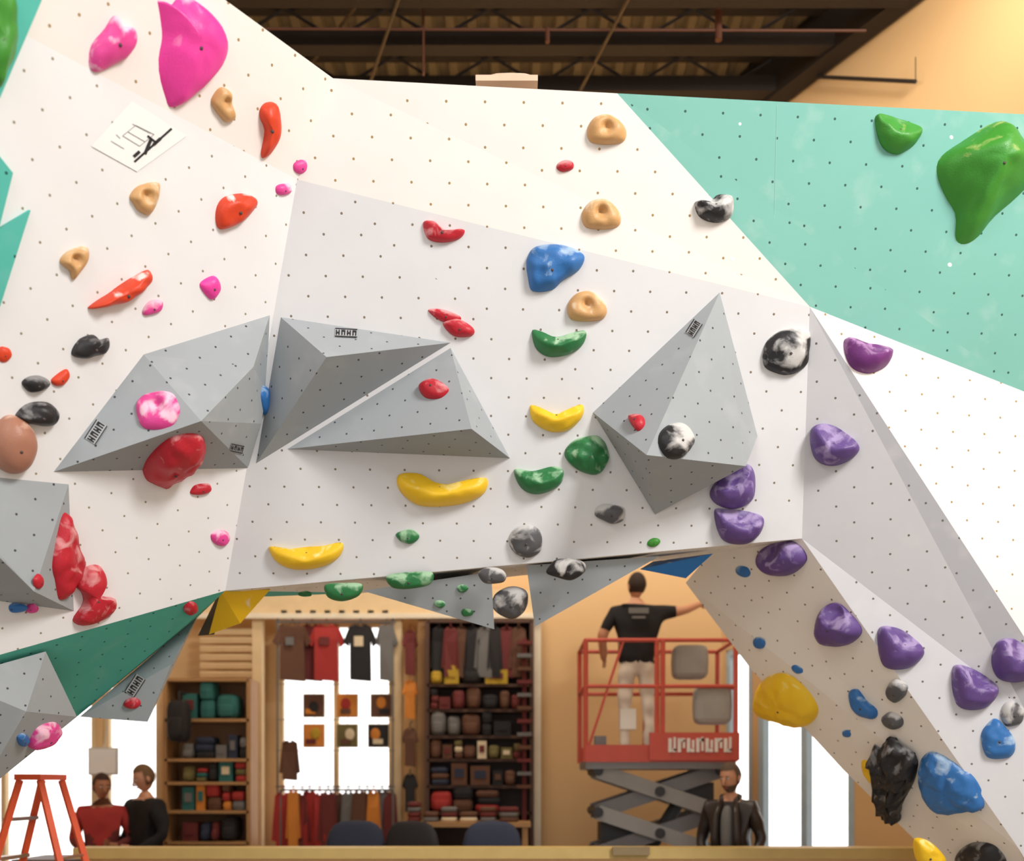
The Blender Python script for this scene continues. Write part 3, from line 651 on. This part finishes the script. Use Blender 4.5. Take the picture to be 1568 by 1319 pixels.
# ---------------------------------------------------------------- people
def person(name,loc,rot,height,J_,mats,hair=(45,30,22),beard=False,headtilt=(0,0),short=False,bulk=1.0):
    """mats: shirt,sleeve_lower,pants,shoe,skin"""
    s=height/1.78; em=empty(name,loc); em.rotation_euler=(0,0,rot)
    j={'pel':(0,0,.96),'bel':(0,0,1.1),'che':(0,.0,1.3),'nb':(0,.01,1.47),'nk':(0,-.005,1.56),
       'sL':(.185,0,1.42),'eL':(.25,.02,1.14),'wL':(.25,-.06,.9),'pL':(.25,-.08,.83),'sR':(-.185,0,1.42),'eR':(-.25,.02,1.14),'wR':(-.25,-.06,.9),'pR':(-.25,-.08,.83),
       'hL':(.09,0,.9),'kL':(.11,-.02,.5),'aL':(.12,.02,.1),'tL':(.13,-.13,.04),'hR':(-.09,0,.9),'kR':(-.11,-.02,.5),'aR':(-.12,.02,.1),'tR':(-.13,-.13,.04)}
    j.update(J_)
    rad={'pel':(.15,.115),'bel':(.145*bulk,.115),'che':(.175*bulk,.125),'nb':(.08,.07),'nk':(.055,.055),'s':(.078*bulk,.075),'e':(.054*bulk,.05),'w':(.034,.032),'p':(.036,.02),'h':(.095,.1),'k':(.062,.062),'a':(.045,.045),'t':(.04,.03)}
    keys=list(j); ed=[('pel','bel',0),('bel','che',0),('che','nb',0),('nb','nk',4)]
    for q in'LR': ed+=[('che','s'+q,0),('s'+q,'e'+q,0),('e'+q,'w'+q,1),('w'+q,'p'+q,4),('pel','h'+q,2),('h'+q,'k'+q,2),('k'+q,'a'+q,2),('a'+q,'t'+q,3)]
    bm=bmesh.new(); sk=bm.verts.layers.skin.verify(); bv={}
    for k in keys:
        v=bm.verts.new(Vector(j[k])*s); r=rad.get(k) or rad[k[0]]
        v[sk].radius=(r[0]*s,r[1]*s); v[sk].use_root=(k=='pel'); bv[k]=v
    for a,c,_ in ed: bm.edges.new((bv[a],bv[c]))
    me=bpy.data.meshes.new('sk'); bm.to_mesh(me); bm.free()
    o=bpy.data.objects.new('sk',me); scene.collection.objects.link(o)
    o.modifiers.new('s','SKIN').use_smooth_shade=True
    o.modifiers.new('ss','SUBSURF').levels=3
    bpy.context.view_layer.update()
    dg=bpy.context.evaluated_depsgraph_get(); m2=bpy.data.meshes.new_from_object(o.evaluated_get(dg))
    bpy.data.objects.remove(o)
    m2.materials.clear()
    for m in mats: m2.materials.append(m)
    segs=[(Vector(j[a])*s,Vector(j[c])*s,mi) for a,c,mi in ed]
    for p in m2.polygons:
        best=9;bi=0
        for a,c,mi in segs:
            d=c-a;t=max(0,min(1,(p.center-a).dot(d)/d.length_squared)); dist=(p.center-a-d*t).length
            if dist<best: best=dist;bi=mi
        if bi in(0,2) and abs(p.center.x)<.22*s and p.center.z<1.2*s: bi=0 if p.center.z>.93*s else 2
        p.material_index=bi; p.use_smooth=True
    for v in m2.vertices:
        if .1*s<v.co.z<1.4*s: v.co+=v.normal*noise.noise(v.co*9+Vector((height*7,0,0)))*.016
    if short:
        for p in m2.polygons:
            for q in'LR':
                a,c=Vector(j['s'+q])*s,Vector(j['e'+q])*s; d=c-a; t=(p.center-a).dot(d)/d.length_squared
                if t>.75 and (p.center-a-d*min(1,t)).length<.08*s and p.material_index==0: p.material_index=4
    ob=bpy.data.objects.new('body',m2); scene.collection.objects.link(ob); ob.parent=em
    b=MB()
    for q in'LR':
        w=Vector(j['w'+q])*s;pm=Vector(j['p'+q])*s; d=(pm-w).normalized(); side=d.cross(Vector((1,0,0)))
        if side.length<.3: side=d.cross(Vector((0,0,1)))
        side.normalize(); nn=d.cross(side).normalized()
        if nn.y>0: nn=-nn
        for k in range(4):
            b0=pm+side*(k-1.5)*.02*s; L=(.07,.08,.075,.06)[k]*s
            b.tube([b0-d*.01,b0+d*L*.5+nn*.004,b0+d*L*.85+nn*.02*s,b0+d*L*.95+nn*.035*s],[.0095*s,.009*s,.008*s,.006*s],7)
        b0=w+d*.03*s-side*.03*s; b.tube([b0,b0-side*.025*s+d*.025*s,b0-side*.03*s+d*.055*s+nn*.01],[.012*s,.011*s,.008*s],7)
    b.make('hands',[mats[4]],parent=em,smooth=True)
    b=MB()
    def skull(p):
        q=p.copy()
        if q.z<0: q.x*=1-.28*(-q.z/.125); q.y=q.y*(1-.12*(-q.z/.125))-.012*(-q.z/.125)
        if q.y<-.07: q.y*=.95
        return q
    b.ell((0,0,0),(.078,.098,.122),0,22,16,fn=skull)
    b.tube([(0,-.088,.02),(0,-.1,-.005),(0,-.115,-.03),(0,-.095,-.04)],[.008,.011,.015,.01],8,0)
    for sx in(-1,1):
        b.ell((sx*.03,-.086,.012),(.014,.008,.007),2,10,6); b.ell((sx*.03,-.092,.012),(.006,.004,.006),3,8,6); b.ell((sx*.031,-.09,.03),(.019,.006,.004),1,8,5)
        b.ell((sx*.08,.005,-.005),(.01,.02,.032),0,10,8)
    b.ell((0,-.088,-.065),(.024,.01,.007),4,10,6)
    b.ell((0,.008,.008),(.087,.106,.127),1,22,16,fn=skull,keep=lambda p:(p.z>.055+(0 if p.y<-.02 else -9)) and not(p.z<-.075) and (p.y>-.03 or p.z>.06))
    if beard: b.ell((0,-.004,-.004),(.08,.1,.124),1,22,16,fn=skull,keep=lambda p:p.z<-.05 and p.y<.02 and not(abs(p.x)<.022 and -.07<p.z<-.06))
    T=Matrix.Translation(Vector(j['nk'])*s+Vector((0,-.01,.105*s)))@Matrix.Rotation(headtilt[1],4,'Z')@Matrix.Rotation(headtilt[0],4,'X')@Matrix.Scale(s*1.0,4)
    b.xf(T); b.make('head',[mats[4],plain('hair_%d_%d'%(hair[0],hair[2]),hair,.8),plain('eye_white',(230,228,222)),M_ink,plain('lips',(165,85,75))],parent=em,smooth=True)
    return em
skin=plain('skin',(200,146,116),.5,var=.04); skin2=plain('skin_tanned',(170,114,84),.5,var=.04)
K=lambda n:MM[CI[n]]
blk=plain('tshirt_black',(26,24,27),.9)
shoe=plain('shoe_dark',(40,36,34)); lea=plain('leather_dark',(44,34,30),.45); denim=plain('denim',(52,60,84)); offw=plain('trousers_offwhite',(226,218,206))
py=8.15
man=person('man_in_leather_jacket',(X(1119,py),py,0),-.5,1.76,{'wL':(.2,-.16,.93),'pL':(.17,-.22,.9),'wR':(-.2,-.15,.95),'pR':(-.16,-.22,.93)},[lea,lea,denim,shoe,skin],hair=(92,74,60),beard=True,headtilt=(.25,-.3),bulk=1.12)
b=MB()
b.ell((0,-.1,1.2),(.055,.06,.22),0,12,10,e=.8)
for sx in(-1,1):
    b.tube([(sx*.085,-.125,.92),(sx*.095,-.155,1.15),(sx*.085,-.145,1.33),(sx*.06,-.07,1.45)],[.035,.035,.03,.022],8,1); b.tube([(sx*.06,-.07,1.45),(sx*.075,.01,1.49),(sx*.03,.07,1.5)],[.022,.022,.022],8,1)
b.make('jacket_front',[K('grey'),lea],parent=man,smooth=True)
wy=8.95
worker=person('worker_on_lift',(X(975,wy),wy,zf+.005),math.pi,1.72,{'sR':(-.22,0,1.42),'eR':(-.42,.03,1.42),'wR':(-.6,-.04,1.5),'pR':(-.67,-.06,1.52),'sL':(.22,0,1.41),'eL':(.33,.02,1.18),'wL':(.3,-.15,1.0),'pL':(.28,-.22,.98)},[blk,skin,offw,shoe,skin],short=True,headtilt=(-.1,.3),bulk=1.25)
b=MB(); b.box((0,.14,1.36),(.18,.006,.05),0); b.box((0,.14,1.3),(.12,.006,.02),0); b.make('shirt_print',[K('grey')],parent=worker)
person('woman_in_red_top',(X(156,8.9),8.9,0),.3,1.68,{'eL':(.28,.0,1.16),'wL':(.14,-.2,1.1),'pL':(.08,-.26,1.12),'wR':(-.12,-.2,1.05),'pR':(-.06,-.25,1.06)},[K('red'),K('maroon'),denim,shoe,skin2],hair=(60,34,26),headtilt=(.2,.4),bulk=1.1)
person('man_in_black_jacket',(X(222,8.95),8.95,0),-.6,1.76,{'wL':(.18,-.2,1.02),'pL':(.13,-.27,1.03),'wR':(-.18,-.2,1.02),'pR':(-.13,-.27,1.03)},[blk,blk,denim,shoe,skin],hair=(110,80,52),headtilt=(.35,-.2),bulk=1.3)
# ---------------------------------------------------------------- lights / world
def area(name,loc,target,size,power,c=(1,.95,.88)):
    l=bpy.data.lights.new(name,'AREA'); l.size=size; l.energy=power; l.color=c; l.shape='SQUARE'
    o=bpy.data.objects.new(name,l); o.location=loc; o.rotation_euler=(Vector(target)-Vector(loc)).to_track_quat('-Z','Y').to_euler(); scene.collection.objects.link(o)
area('area_light',(5.0,-.2,7.7),(-.5,5.3,3.6),2.0,760,(1,.965,.93))
area('area_light',(-2.8,-1.5,7.8),(-.5,5.3,3.6),2.5,130,(1,.98,.96))
area('area_light',(0,7.4,7.4),(0.5,9.5,1),1.5,170,(1,.9,.76))  # added lamp, no known fixture: lights the shop area and the man
area('area_light',(3.3,6.6,7.6),(3.2,8.6,7.6),1.0,20,(1,.86,.66))  # unseen helper lamp, added only to brighten the upper tan wall
w=bpy.data.worlds.new('World'); scene.world=w; w.use_nodes=True
nt=w.node_tree; bg=nt.nodes['Background']; bg.inputs[0].default_value=(1,.99,.975,1)
# daylight outside the shop windows (+Y) is much brighter than the open side (-Y), which is dimmed for contrast
tc=nt.nodes.new('ShaderNodeTexCoord'); sx=nt.nodes.new('ShaderNodeSeparateXYZ'); nt.links.new(tc.outputs['Generated'],sx.inputs[0])
mr=nt.nodes.new('ShaderNodeMapRange'); mr.inputs[1].default_value=-.2; mr.inputs[2].default_value=.5; mr.inputs[3].default_value=.85; mr.inputs[4].default_value=2.6
nt.links.new(sx.outputs[1],mr.inputs[0]); nt.links.new(mr.outputs[0],bg.inputs[1])
scene.view_settings.view_transform='Standard'
cam=bpy.data.cameras.new('camera'); co=bpy.data.objects.new('camera',cam); scene.collection.objects.link(co)
co.location=CAM; co.rotation_euler=(math.pi/2,0,0); cam.sensor_width=36; cam.lens=F/1568*36; cam.shift_y=(HZ-659.5)/1568
cam.dof.use_dof=True; cam.dof.focus_distance=5.4; cam.dof.aperture_fstop=.85
scene.camera=co
